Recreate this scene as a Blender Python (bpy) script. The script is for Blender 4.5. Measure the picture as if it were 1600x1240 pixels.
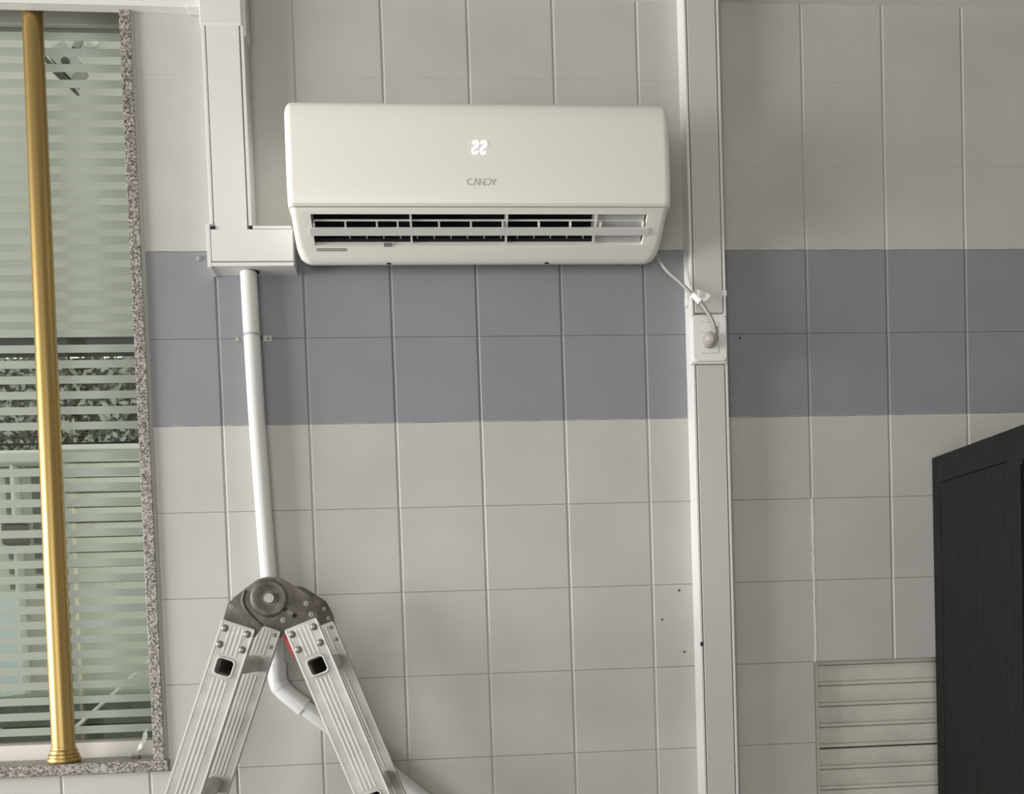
import bpy, bmesh, math, random
from mathutils import Vector, Matrix
random.seed(7)
for o in list(bpy.data.objects):
    bpy.data.objects.remove(o, do_unlink=True)
scene = bpy.context.scene
COL = scene.collection
PI = math.pi

# ------------------------------------------------------------------ camera
cam_d = bpy.data.cameras.new('camera')
cam = bpy.data.objects.new('camera', cam_d)
COL.objects.link(cam)
scene.camera = cam
cam_d.sensor_fit = 'HORIZONTAL'
cam_d.sensor_width = 36.0
cam_d.lens = 33.75
cam_d.shift_y = 430.0 / 1600.0          # the photo is the upper part of a taller portrait frame
right = Vector((0.9963315, -0.07860152, -0.03384306))
down = Vector((-0.03645337, -0.03201515, -0.9988224))
fwd = Vector((0.07742547, 0.99639191, -0.03476299))
M = Matrix.Identity(4)
for i in range(3):
    M[i][0] = right[i]; M[i][1] = -down[i]; M[i][2] = -fwd[i]
M[0][3], M[1][3], M[2][3] = 0.47569, -2.28766, 1.50028
cam.matrix_world = M
cam_d.clip_start = 0.05

# ------------------------------------------------------------------ light
scene.view_settings.view_transform = 'Standard'
scene.view_settings.look = 'None'
scene.view_settings.gamma = 1.0
scene.view_settings.use_curve_mapping = False
scene.view_settings.exposure = -0.19
world = bpy.data.worlds.new('world')
scene.world = world
world.use_nodes = True
bg = world.node_tree.nodes['Background']
bg.inputs[0].default_value = (0.98, 1.0, 0.97, 1)
bg.inputs[1].default_value = 1.9


def area(name, loc, rot, sx, sy, power, col):
    l = bpy.data.lights.new(name, 'AREA')
    l.shape = 'RECTANGLE'; l.size = sx; l.size_y = sy
    l.energy = power; l.color = col
    o = bpy.data.objects.new(name, l)
    o.location = loc; o.rotation_euler = rot
    COL.objects.link(o)
    return o


# daylight through the glazed opening in the left wall and the shop front behind the camera
area('daylight_left_opening', (-4.52, -1.68, 1.84), (0, -PI / 2, 0), 1.5, 2.7, 385, (1.0, 0.993, 0.985))
area('daylight_shop_front', (-0.3, -5.02, 1.35), (PI / 2, 0, 0), 1.9, 2.1, 60, (1.0, 0.985, 0.95))


# ------------------------------------------------------------------ helpers
def s2l(c):
    c = c / 255.0
    return c / 12.92 if c <= 0.04045 else ((c + 0.055) / 1.055) ** 2.4


def rgb(r, g, b):
    return (s2l(r), s2l(g), s2l(b), 1.0)


def mat(name, col, rough=0.5, metal=0.0, spec=0.5, bump=0.0, bscale=200.0, var=0.0, vscale=6.0, stretch=None):
    m = bpy.data.materials.new(name)
    m.use_nodes = True
    nt = m.node_tree
    b = nt.nodes['Principled BSDF']
    b.inputs['Base Color'].default_value = col
    b.inputs['Roughness'].default_value = rough
    b.inputs['Metallic'].default_value = metal
    b.inputs['Specular IOR Level'].default_value = spec
    if bump or var:
        g = nt.nodes.new('ShaderNodeNewGeometry')
        src = g.outputs['Position']
        if stretch:
            mp = nt.nodes.new('ShaderNodeMapping')
            mp.inputs['Scale'].default_value = stretch
            nt.links.new(src, mp.inputs['Vector'])
            src = mp.outputs['Vector']
        if bump:
            n = nt.nodes.new('ShaderNodeTexNoise')
            n.inputs['Scale'].default_value = bscale
            n.inputs['Detail'].default_value = 3
            nt.links.new(src, n.inputs['Vector'])
            bp = nt.nodes.new('ShaderNodeBump')
            bp.inputs['Strength'].default_value = bump
            bp.inputs['Distance'].default_value = 0.002
            nt.links.new(n.outputs['Fac'], bp.inputs['Height'])
            nt.links.new(bp.outputs['Normal'], b.inputs['Normal'])
        if var:
            n2 = nt.nodes.new('ShaderNodeTexNoise')
            n2.inputs['Scale'].default_value = vscale
            n2.inputs['Detail'].default_value = 4
            nt.links.new(src, n2.inputs['Vector'])
            mr = nt.nodes.new('ShaderNodeMapRange')
            mr.inputs['From Min'].default_value = 0.3
            mr.inputs['From Max'].default_value = 0.7
            mr.inputs['To Min'].default_value = 1 - var
            mr.inputs['To Max'].default_value = 1 + var
            nt.links.new(n2.outputs['Fac'], mr.inputs['Value'])
            hv = nt.nodes.new('ShaderNodeHueSaturation')
            hv.inputs['Color'].default_value = col
            nt.links.new(mr.outputs['Result'], hv.inputs['Value'])
            nt.links.new(hv.outputs['Color'], b.inputs['Base Color'])
    return m


def world_loc(o):
    v = Vector((0, 0, 0))
    while o is not None:
        v += o.location
        o = o.parent
    return v


def obj(name, bm, material, parent=None, smooth=None, kind=None):
    """bm is in world coordinates; one mesh object"""
    me = bpy.data.meshes.new(name)
    if parent is not None:
        bmesh.ops.translate(bm, verts=bm.verts, vec=-world_loc(parent))
    bmesh.ops.recalc_face_normals(bm, faces=bm.faces)
    bm.to_mesh(me); bm.free()
    if material is not None:
        me.materials.append(material)
    if smooth is not None:
        for p in me.polygons:
            p.use_smooth = True
        me.set_sharp_from_angle(angle=math.radians(smooth))
    o = bpy.data.objects.new(name, me)
    COL.objects.link(o)
    o.parent = parent
    if kind:
        o['kind'] = kind
    return o


def thing(name, label, cat, loc=(0, 0, 0), group=None, kind=None):
    o = bpy.data.objects.new(name, None)
    o.empty_display_size = 0.05
    COL.objects.link(o)
    o.location = loc
    tag(o, label, cat, group, kind)
    return o


def tag(o, label=None, cat=None, group=None, kind=None):
    if label: o['label'] = label
    if cat: o['category'] = cat
    if group: o['group'] = group
    if kind: o['kind'] = kind
    return o


def place(src, name, parent, loc):
    """another object sharing src's mesh"""
    o = bpy.data.objects.new(name, src.data if hasattr(src, 'data') else src)
    COL.objects.link(o)
    o.parent = parent
    o.location = Vector(loc) - (world_loc(parent) if parent else Vector((0, 0, 0)))
    return o


def box(bm, x0, x1, y0, y1, z0, z1, bev=0.0, seg=2):
    """x,y,z world ranges; y negative is into the room"""
    r = bmesh.ops.create_cube(bm, size=1.0)
    vs = r['verts']
    for v in vs:
        v.co = Vector(((x0 + x1) / 2 + v.co.x * (x1 - x0), (y0 + y1) / 2 + v.co.y * (y1 - y0), (z0 + z1) / 2 + v.co.z * (z1 - z0)))
    if bev > 0:
        es = list({e for v in vs for e in v.link_edges})
        bmesh.ops.bevel(bm, geom=es, offset=bev, segments=seg, affect='EDGES', profile=0.5)
    return bm


def nbox(*a, **k):
    return box(bmesh.new(), *a, **k)


def prism(bm, pts, vec):
    """polygon pts (3D) extruded by vec"""
    n = len(pts)
    a = [bm.verts.new(p) for p in pts]
    b = [bm.verts.new(Vector(p) + Vector(vec)) for p in pts]
    bm.faces.new(a); bm.faces.new(b[::-1])
    for i in range(n):
        bm.faces.new([a[i], a[(i + 1) % n], b[(i + 1) % n], b[i]])
    return bm


def tube(bm, pts, r, n=16, cap=True):
    pts = [Vector(p) for p in pts]
    rs = r if isinstance(r, (list, tuple)) else [r] * len(pts)
    rings = []
    up = None
    for i, p in enumerate(pts):
        t = (pts[min(i + 1, len(pts) - 1)] - pts[max(i - 1, 0)]).normalized()
        if up is None:
            up = t.orthogonal().normalized()
        up = (up - t * up.dot(t)).normalized()
        s = t.cross(up)
        rings.append([bm.verts.new(p + (up * math.cos(2 * PI * k / n) + s * math.sin(2 * PI * k / n)) * rs[i]) for k in range(n)])
    for a, b in zip(rings, rings[1:]):
        for k in range(n):
            bm.faces.new([a[k], a[(k + 1) % n], b[(k + 1) % n], b[k]])
    if cap:
        bm.faces.new(rings[0][::-1]); bm.faces.new(rings[-1])
    return bm


def lathe(bm, prof, origin, axis='z', n=32):
    """prof list of (r, h) along axis"""
    o = Vector(origin)
    rings = []
    for r, h in prof:
        ring = []
        for k in range(n):
            a = 2 * PI * k / n
            if axis == 'z':
                ring.append(bm.verts.new(o + Vector((r * math.cos(a), r * math.sin(a), h))))
            else:   # towards the room (-y)
                ring.append(bm.verts.new(o + Vector((r * math.cos(a), -h, r * math.sin(a)))))
        rings.append(ring)
    for a, b in zip(rings, rings[1:]):
        for k in range(n):
            bm.faces.new([a[k], a[(k + 1) % n], b[(k + 1) % n], b[k]])
    bm.faces.new(rings[0][::-1]); bm.faces.new(rings[-1])
    return bm


def smooth_path(pts, sub=8):
    P = [Vector(p) for p in pts]
    out = []
    for i in range(len(P) - 1):
        p0 = P[max(i - 1, 0)]; p1 = P[i]; p2 = P[i + 1]; p3 = P[min(i + 2, len(P) - 1)]
        for k in range(sub):
            t = k / sub
            out.append(0.5 * ((2 * p1) + (p2 - p0) * t + (2 * p0 - 5 * p1 + 4 * p2 - p3) * t * t + (3 * p1 - p0 - 3 * p2 + p3) * t ** 3))
    out.append(P[-1])
    return out


def stroke(bm, pts, w, y, th):
    """flat ribbon letter stroke along 2D points (x,z) on the plane y, th thick"""
    n = len(pts)
    L = []; R = []
    for i in range(n):
        a = Vector(pts[max(i - 1, 0)]); b = Vector(pts[min(i + 1, n - 1)])
        t = (b - a).normalized(); nn = Vector((-t.y, t.x))
        p = Vector(pts[i])
        L.append(p + nn * w / 2); R.append(p - nn * w / 2)
    f = [[bm.verts.new((p.x, y, p.y)) for p in L], [bm.verts.new((p.x, y, p.y)) for p in R],
         [bm.verts.new((p.x, y + th, p.y)) for p in L], [bm.verts.new((p.x, y + th, p.y)) for p in R]]
    for i in range(n - 1):
        bm.faces.new([f[0][i], f[0][i + 1], f[1][i + 1], f[1][i]])
        bm.faces.new([f[2][i], f[3][i], f[3][i + 1], f[2][i + 1]])
        bm.faces.new([f[0][i], f[2][i], f[2][i + 1], f[0][i + 1]])
        bm.faces.new([f[1][i], f[1][i + 1], f[3][i + 1], f[3][i]])
    for e in (0, -1):
        bm.faces.new([f[0][e], f[1][e], f[3][e], f[2][e]])


def arc(cx, cz, r, a0, a1, n=12, sx=1.0):
    return [(cx + sx * r * math.cos(math.radians(a0 + (a1 - a0) * k / n)), cz + r * math.sin(math.radians(a0 + (a1 - a0) * k / n))) for k in range(n + 1)]


def rect_round(x0, x1, z0, z1, r, n=5):
    pts = []
    for cx, cz, a in ((x1 - r, z1 - r, 0), (x0 + r, z1 - r, 90), (x0 + r, z0 + r, 180), (x1 - r, z0 + r, 270)):
        pts += arc(cx, cz, r, a, a + 90, n)
    return pts


# ------------------------------------------------------------------ materials
ROW = 0.19886          # tile pitch up the wall
Z0 = 2.414             # top edge of the blue band


def wall_paint():
    m = bpy.data.materials.new('banded_wall_paint')
    m.use_nodes = True
    nt = m.node_tree; N = nt.nodes; L = nt.links
    b = N['Principled BSDF']
    b.inputs['Roughness'].default_value = 0.5
    b.inputs['Specular IOR Level'].default_value = 0.35
    g = N.new('ShaderNodeNewGeometry')
    sep = N.new('ShaderNodeSeparateXYZ')
    L.new(g.outputs['Position'], sep.inputs[0])
    n = N.new('ShaderNodeTexNoise'); n.inputs['Scale'].default_value = 22; n.inputs['Detail'].default_value = 3
    L.new(g.outputs['Position'], n.inputs['Vector'])
    wob = N.new('ShaderNodeMath'); wob.operation = 'MULTIPLY_ADD'
    wob.inputs[1].default_value = 0.006; wob.inputs[2].default_value = -0.003
    L.new(n.outputs['Fac'], wob.inputs[0])
    zz = N.new('ShaderNodeMath'); zz.operation = 'ADD'
    L.new(sep.outputs['Z'], zz.inputs[0]); L.new(wob.outputs[0], zz.inputs[1])
    lo = N.new('ShaderNodeMath'); lo.operation = 'GREATER_THAN'; lo.inputs[1].default_value = Z0 - 2 * ROW + 0.001
    hi = N.new('ShaderNodeMath'); hi.operation = 'LESS_THAN'; hi.inputs[1].default_value = Z0 + 0.001
    L.new(zz.outputs[0], lo.inputs[0]); L.new(zz.outputs[0], hi.inputs[0])
    band = N.new('ShaderNodeMath'); band.operation = 'MULTIPLY'
    L.new(lo.outputs[0], band.inputs[0]); L.new(hi.outputs[0], band.inputs[1])
    mix = N.new('ShaderNodeMix'); mix.data_type = 'RGBA'
    mix.inputs['A'].default_value = (0.478, 0.465, 0.44, 1)
    mix.inputs['B'].default_value = (0.240, 0.245, 0.262, 1)
    L.new(band.outputs[0], mix.inputs['Factor'])
    # faint cloudiness of the hand painted coat
    n3 = N.new('ShaderNodeTexNoise'); n3.inputs['Scale'].default_value = 5; n3.inputs['Detail'].default_value = 4
    L.new(g.outputs['Position'], n3.inputs['Vector'])
    mr = N.new('ShaderNodeMapRange')
    mr.inputs['To Min'].default_value = 0.95; mr.inputs['To Max'].default_value = 1.05
    mr.inputs['From Min'].default_value = 0.3; mr.inputs['From Max'].default_value = 0.7
    L.new(n3.outputs['Fac'], mr.inputs['Value'])
    hv = N.new('ShaderNodeHueSaturation')
    L.new(mix.outputs['Result'], hv.inputs['Color']); L.new(mr.outputs['Result'], hv.inputs['Value'])
    L.new(hv.outputs['Color'], b.inputs['Base Color'])
    n2 = N.new('ShaderNodeTexNoise'); n2.inputs['Scale'].default_value = 260; n2.inputs['Detail'].default_value = 3
    L.new(g.outputs['Position'], n2.inputs['Vector'])
    bp = N.new('ShaderNodeBump'); bp.inputs['Strength'].default_value = 0.12; bp.inputs['Distance'].default_value = 0.002
    L.new(n2.outputs['Fac'], bp.inputs['Height'])
    L.new(bp.outputs['Normal'], b.inputs['Normal'])
    return m


def granite():
    m = bpy.data.materials.new('speckled_granite')
    m.use_nodes = True
    nt = m.node_tree; N = nt.nodes; L = nt.links
    b = N['Principled BSDF']; b.inputs['Roughness'].default_value = 0.4
    g = N.new('ShaderNodeNewGeometry')
    v = N.new('ShaderNodeTexVoronoi'); v.inputs['Scale'].default_value = 330
    L.new(g.outputs['Position'], v.inputs['Vector'])
    sp = N.new('ShaderNodeSeparateColor'); L.new(v.outputs['Color'], sp.inputs[0])
    n = N.new('ShaderNodeTexNoise'); n.inputs['Scale'].default_value = 140; n.inputs['Detail'].default_value = 2
    L.new(g.outputs['Position'], n.inputs['Vector'])
    ad = N.new('ShaderNodeMath'); ad.operation = 'MULTIPLY_ADD'; ad.inputs[1].default_value = 0.55
    L.new(sp.outputs[0], ad.inputs[0]); 
    sc = N.new('ShaderNodeMath'); sc.operation = 'MULTIPLY'; sc.inputs[1].default_value = 0.45
    L.new(n.outputs['Fac'], sc.inputs[0]); L.new(sc.outputs[0], ad.inputs[2])
    r = N.new('ShaderNodeValToRGB')
    e = r.color_ramp.elements
    e[0].position = 0.22; e[0].color = (0.045, 0.04, 0.036, 1)
    e[1].position = 0.74; e[1].color = (0.44, 0.41, 0.365, 1)
    for p, c in ((0.36, (0.11, 0.094, 0.08, 1)), (0.47, (0.22, 0.195, 0.17, 1)), (0.6, (0.32, 0.295, 0.265, 1))):
        k = e.new(p); k.color = c
    L.new(ad.outputs[0], r.inputs[0])
    L.new(r.outputs[0], b.inputs['Base Color'])
    return m


def glass_mat(name, tint):
    m = bpy.data.materials.new(name)
    m.use_nodes = True
    nt = m.node_tree; N = nt.nodes; L = nt.links
    out = N['Material Output']; N.remove(N['Principled BSDF'])
    t = N.new('ShaderNodeBsdfTransparent'); t.inputs[0].default_value = tint
    gl = N.new('ShaderNodeBsdfGlossy'); gl.inputs['Roughness'].default_value = 0.02
    f = N.new('ShaderNodeFresnel'); f.inputs['IOR'].default_value = 1.45
    mx = N.new('ShaderNodeMixShader')
    L.new(f.outputs[0], mx.inputs[0]); L.new(t.outputs[0], mx.inputs[1]); L.new(gl.outputs[0], mx.inputs[2])
    L.new(mx.outputs[0], out.inputs['Surface'])
    return m


def film_mat():
    m = bpy.data.materials.new('frosted_film')
    m.use_nodes = True
    nt = m.node_tree; N = nt.nodes; L = nt.links
    out = N['Material Output']; N.remove(N['Principled BSDF'])
    c = (0.6, 0.635, 0.58, 1)
    d = N.new('ShaderNodeBsdfDiffuse'); d.inputs[0].default_value = c
    t = N.new('ShaderNodeBsdfTranslucent'); t.inputs[0].default_value = c
    tr = N.new('ShaderNodeBsdfTransparent'); tr.inputs[0].default_value = (0.85, 0.92, 0.85, 1)
    m1 = N.new('ShaderNodeMixShader'); m1.inputs[0].default_value = 0.5
    m2 = N.new('ShaderNodeMixShader'); m2.inputs[0].default_value = 0.16
    L.new(d.outputs[0], m1.inputs[1]); L.new(t.outputs[0], m1.inputs[2])
    L.new(m1.outputs[0], m2.inputs[1]); L.new(tr.outputs[0], m2.inputs[2])
    L.new(m2.outputs[0], out.inputs['Surface'])
    return m


PAINT = wall_paint()
GRANITE = granite()
GLASS = glass_mat('greenish_glass', (0.965, 0.985, 0.958, 1))
FILM = film_mat()
AC_WHITE = mat('ac_cream_plastic', (0.8, 0.775, 0.715, 1), 0.38, spec=0.4)
AC_GREY = mat('ac_flap_plastic', (0.62, 0.61, 0.585, 1), 0.45)
AC_DARK = mat('ac_outlet_interior', (0.012, 0.013, 0.0145, 1), 0.7, spec=0.2)
AC_VANE = mat('ac_vane_dark', (0.3, 0.3, 0.29, 1), 0.5)
AC_MID = mat('ac_motor_cover', (0.42, 0.42, 0.41, 1), 0.5)
LOGO = mat('logo_grey', (0.47, 0.455, 0.43, 1), 0.4)
PRINT = mat('small_print', (0.1, 0.1, 0.1, 1), 0.6)
PVC = mat('white_pvc', (0.70, 0.685, 0.665, 1), 0.35, spec=0.4)
PVC_PIPE = mat('white_pvc_pipe', (0.68, 0.68, 0.66, 1), 0.32, spec=0.45)
PVC_COVER = mat('greyed_pvc_cover', (0.53, 0.525, 0.49, 1), 0.45, bump=0.03)
PVC_SHADOW = mat('pvc_channel', (0.35, 0.34, 0.32, 1), 0.6)
BLACK = mat('black_gap', (0.01, 0.01, 0.01, 1), 0.8)
OUTLET = mat('outlet_white', (0.76, 0.74, 0.725, 1), 0.35)
CABLE = mat('grey_cable', (0.31, 0.3, 0.275, 1), 0.45)
PLUG = mat('beige_plug', (0.37, 0.345, 0.315, 1), 0.4)
PAPER = mat('white_paper', (0.82, 0.81, 0.78, 1), 0.6)
STEEL = mat('zinc_steel', (0.42, 0.42, 0.4, 1), 0.35, metal=0.9)
ALU = mat('worn_aluminium', (0.47, 0.455, 0.43, 1), 0.52, metal=0.28, bump=0.06, bscale=60, var=0.2, vscale=18)
ALU_EDGE = mat('aluminium_ridge', (0.58, 0.565, 0.535, 1), 0.45, metal=0.3)
HINGE = mat('hinge_zinc_plate', (0.105, 0.1, 0.083, 1), 0.5, metal=0.4, bump=0.25, bscale=45, var=0.55, vscale=38)
HINGE_RUST = mat('hinge_rusty_plate', (0.085, 0.07, 0.058, 1), 0.5, metal=0.4, bump=0.25, bscale=45, var=0.6, vscale=32)
RIVET = mat('rivet_steel', (0.28, 0.27, 0.245, 1), 0.45, metal=0.6)
RED = mat('red_plastic', (0.42, 0.02, 0.03, 1), 0.4)
BRASS = mat('aged_brass', (0.41, 0.285, 0.108, 1), 0.4, metal=0.9, bump=0.25, bscale=130, var=0.15, vscale=60, stretch=(1, 1, 0.015))
BLACKWOOD = mat('black_stained_wood', (0.0095, 0.0105, 0.0098, 1), 0.62, spec=0.22, bump=0.6, bscale=40, var=0.3, vscale=30, stretch=(6, 6, 0.25))
SHUTTER = mat('shutter_grey_beige', (0.6, 0.585, 0.52, 1), 0.5, var=0.08, vscale=14)
FRAME = mat('window_frame_cream', (0.6, 0.57, 0.52, 1), 0.45)
CEIL = mat('white_ceiling', (0.42, 0.415, 0.4, 1), 0.7)
ROOMWALL = mat('room_wall_paint', (0.36, 0.35, 0.32, 1), 0.7)
FLOOR = mat('grey_floor_tile', (0.09, 0.085, 0.075, 1), 0.4, var=0.1)
DARKHOLE = mat('dark_screw_hole', (0.02, 0.018, 0.016, 1), 0.8)
FILLER = mat('white_joint_filler', (0.7, 0.68, 0.62, 1), 0.7, bump=0.3, bscale=120)

# ------------------------------------------------------------------ room shell
XL, XR, YF, ZC = -4.5, 3.0, -5.0, 3.06
tag(obj('floor', nbox(XL - .2, XR + .2, YF - .2, 0.25, -0.1, 0.0), FLOOR), kind='structure')
tag(obj('ceiling', nbox(XL - .2, XR + .2, YF - .2, 0.25, ZC, ZC + 0.1), CEIL), kind='structure')
bm = bmesh.new()      # left wall with a wide glazed opening
box(bm, XL - .15, XL, YF, -3.05, 0, ZC); box(bm, XL - .15, XL, -0.3, 0.2, 0, ZC)
box(bm, XL - .15, XL, -3.05, -0.3, 0, 1.08); box(bm, XL - .15, XL, -3.05, -0.3, 2.62, ZC)
tag(obj('wall_left', bm, ROOMWALL), kind='structure')
tag(obj('wall_right', nbox(XR, XR + .15, YF, 0.2, 0, ZC), ROOMWALL), kind='structure')
bm = bmesh.new()      # wall behind the camera with the shop front
box(bm, XL, -1.3, YF - .15, YF, 0, ZC); box(bm, 0.7, XR, YF - .15, YF, 0, ZC)
box(bm, -1.3, 0.7, YF - .15, YF, 0, 0.25); box(bm, -1.3, 0.7, YF - .15, YF, 2.45, ZC)
tag(obj('wall_front', bm, ROOMWALL), kind='structure')

# back wall: backing that carries the tiles, with the window and the shutter openings left free
WX0, WX1, WZ0, WZ1 = -1.75, -0.187, 1.2476, 3.058
SX0, SX1, SZ1 = 1.404, 2.62, 1.4197
JY = 0.0026            # joint floor behind the tile face
wall_back = bmesh.new()
box(wall_back, XL, WX0 - .025, JY, 0.2, 0, ZC)
box(wall_back, WX0 - .025, WX1 + .0, JY, 0.2, 0, WZ0 - .027)
box(wall_back, WX0 - .025, WX1 + .0, JY, 0.2, WZ1, ZC)
box(wall_back, WX1 + .02, SX0 - .004, JY, 0.2, 0, ZC)
box(wall_back, SX0 - .004, SX1, JY, 0.2, SZ1 + .002, ZC)
box(wall_back, SX1, XR, JY, 0.2, 0, ZC)
box(wall_back, SX0 - .004, SX1, 0.1, 0.2, 0, SZ1 + .002)
wall_back = tag(obj('wall_back', wall_back, PAINT), kind='structure')

tile_cache = {}


def tile_mesh(w, h, bz):
    key = (round(w, 3), round(h, 3), bz)
    if key in tile_cache:
        return tile_cache[key]
    bm = bmesh.new()
    gx, gz = 0.0009, (0.00002 if bz < .0005 else 0.00010)
    bx = 0.0034
    X1, Z1 = w / 2 - gx, h / 2 - gz
    x, z = X1 - bx, Z1 - bz

    def ring(a, b, y):
        return [bm.verts.new(p) for p in ((-a, y, -b), (a, y, -b), (a, y, b), (-a, y, b))]
    r0 = ring(x, z, 0.0); r1 = ring(X1, Z1, 0.0026); r2 = ring(X1, Z1, 0.0060)
    # the horizontal edges are hardly bevelled
    for i in range(4):
        bm.faces.new([r0[i], r0[(i + 1) % 4], r1[(i + 1) % 4], r1[i]])
        bm.faces.new([r1[i], r1[(i + 1) % 4], r2[(i + 1) % 4], r2[i]])
    bm.faces.new(r0)
    bmesh.ops.recalc_face_normals(bm, faces=bm.faces)
    me = bpy.data.meshes.new('tile'); bm.to_mesh(me); bm.free()
    me.materials.append(PAINT)
    tile_cache[key] = me
    return me


def tile(x0, x1, z0, z1, bz):
    o = bpy.data.objects.new('tile', tile_mesh(x1 - x0, z1 - z0, bz))
    COL.objects.link(o); o.parent = wall_back
    k = 0.15 if bz < .0005 else 1.0
    o.location = ((x0 + x1) / 2, random.uniform(-0.0002, 0.0002) * k, (z0 + z1) / 2)
    o.rotation_euler = (random.uniform(-.0018, .0018) * k, 0, random.uniform(-.0022, .0022))


for r in range(-3, 9):
    z1 = Z0 - r * ROW; z0 = z1 - ROW
    bz = 0.00012 if r < 0 else (0.0009 if r >= 2 else 0.0005)
    for c in range(-4, 12):
        x0, x1 = c * 0.2, c * 0.2 + 0.2
        if z0 > 1.21 and c <= -1:
            if c == -1:
                tile(-0.1645, 0.0, z0, z1, bz)
            continue
        if r >= 5 and c >= 7:
            continue
        tile(x0, x1, z0, z1, bz)


# screw holes and the crack filler belong to the wall
for n_, (x, z, r_) in enumerate(((1.2312, 2.2054, .0027), (1.0651, 1.6038, .0026), (1.0214, 1.5348, .0024), (1.0735, 1.4548, .0024))):
    bm = bmesh.new(); lathe(bm, [(r_, 0.0), (r_, 0.0012), (r_ * .5, 0.0014)], (x, 0, z), 'y', 10)
    obj('screw_hole', bm, DARKHOLE, wall_back)
bm = bmesh.new()
pts = [(1.4 + random.uniform(-.0012, .0012), Z0 - 3 * ROW - k * 0.0133) for k in range(31)]
for (xa, za), (xb, zb) in zip(pts, pts[1:]):
    w = random.uniform(.0022, .0036)
    prism(bm, [(xa - w, -0.0012, za), (xa + w, -0.0012, za), (xb + w, -0.0012, zb), (xb - w, -0.0012, zb)], (0, 0.006, 0))
obj('joint_filler', bm, FILLER, wall_back)

# ------------------------------------------------------------------ window
GY = 0.12              # glass plane
win = thing('window_1', 'tall interior window with frosted stripe film in a granite surround', None, (-0.97, GY, WZ0), kind='structure')
obj('bottom_rail', nbox(WX0, WX1, GY - .012, GY + .03, WZ0 - .002, 1.284, .002), FRAME, win)
obj('bottom_bead', nbox(WX0, WX1, GY - .006, GY + .02, 1.2842, 1.289), mat('bead_dark', (0.2, 0.19, 0.17, 1), .5), win)
obj('top_rail', nbox(WX0, WX1, GY - .012, GY + .03, 2.987, ZC, .002), mat('top_rail_grey', (0.3, 0.3, 0.265, 1), .5), win)
obj('side_rail', nbox(WX1 - .001, WX1 + .02, GY - .005, GY + .03, WZ0, ZC), FRAME, win)
obj('side_rail', nbox(WX0 - .02, WX0 + .03, GY - .005, GY + .03, WZ0, ZC), FRAME, win)
PANE_Z = 2.0075
obj('glass_pane', nbox(WX0, WX1, GY, GY + .005, 1.2842, PANE_Z - .0015), GLASS, win)
obj('glass_pane', nbox(WX0, WX1, GY, GY + .005, PANE_Z + .0015, 2.99), GLASS, win)
obj('pane_joint', nbox(WX0, WX1, GY - .002, GY + .007, PANE_Z - .0017, PANE_Z + .0017), BLACK, win)
SP = 0.0367
film = None
for k in range(-25, 22):
    zt = 2.2047 + k * SP
    zb = zt - 0.0187
    if zb < 1.29 or zt > 2.985:
        continue
    if zb < PANE_Z < zt:
        continue
    if film is None:
        film = obj('film_stripe', nbox(WX0, WX1, GY - .0016, GY - .0006, zb, zt), FILM, win)
        fz = zb
    else:
        o = film.copy(); COL.objects.link(o); o.location.z += zb - fz
# granite surround
bm = bmesh.new()
box(bm, WX1, WX1 + .0245, -0.012, 0.118, WZ0 - .002, 2.985, .0012)
tag(obj('trim_1', bm, GRANITE), 'speckled granite jamb lining the right side of the window', kind='structure')
tag(obj('trim_2', nbox(WX0 - .04, WX1 + .033, -0.017, 0.1, WZ0 - .0255, WZ0 - .0003, .0015), GRANITE), 'speckled granite window sill under the brass pole', kind='structure')
tag(obj('trim_3', nbox(WX0 - .0245, WX0, -0.012, 0.118, WZ0, 2.985, .0012), GRANITE), 'granite jamb lining the far left side of the window', kind='structure')
SEAL = mat('grey_sealant', (0.38, 0.365, 0.35, 1), .6)
bm = bmesh.new()
prism(bm, [(WX1 + .0245, -.009, 1.25), (WX1 + .0245, .003, 1.25), (WX1 + .0325, .003, 1.25), (WX1 + .031, -.0015, 1.25)], (0, 0, 1.73))
tag(obj('trim_4', bm, SEAL), 'thin grey sealant bead along the granite jamb', kind='structure')
# cornice at the ceiling
tag(obj('trim_5', nbox(0.10, XR, -0.030, 0.004, 2.9945, ZC, .002), PVC), 'white cornice strip running along the top of the wall', kind='structure')

# brass pole on the sill
pole = thing('brass_pole', 'brass pole with stepped round foot standing on the window sill', 'pole', (-0.401, 0.025, WZ0))
bm = bmesh.new()
tube(bm, [(-0.401, 0.025, WZ0 + .03), (-0.4005, 0.025, 1.6), (-0.396, 0.026, 2.2), (-0.389, 0.027, 3.0)], [.0262, .0256, .0240, .0222], 40)
obj('shaft', bm, BRASS, pole, smooth=40)
bm = bmesh.new()
lathe(bm, [(.0355, 0), (.037, .002), (.0372, .007), (.0362, .0105), (.0342, .011), (.0345, .013), (.0342, .0185), (.0328, .020), (.0310, .0205), (.0312, .023), (.0308, .028), (.0290, .0305), (.0275, .031), (.027, .036), (.0258, .037)], (-0.401, 0.025, WZ0), 'z', 40)
obj('foot', bm, BRASS, pole, smooth=35)
bm = bmesh.new()
lathe(bm, [(.024, -.012), (.027, -.010), (.027, .0), (.031, .003), (.031, .02)], (-0.389, 0.027, 2.988), 'z', 32)
obj('top_collar', bm, mat('dark_collar', (0.06, 0.05, 0.045, 1), .5), pole, smooth=35)

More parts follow.
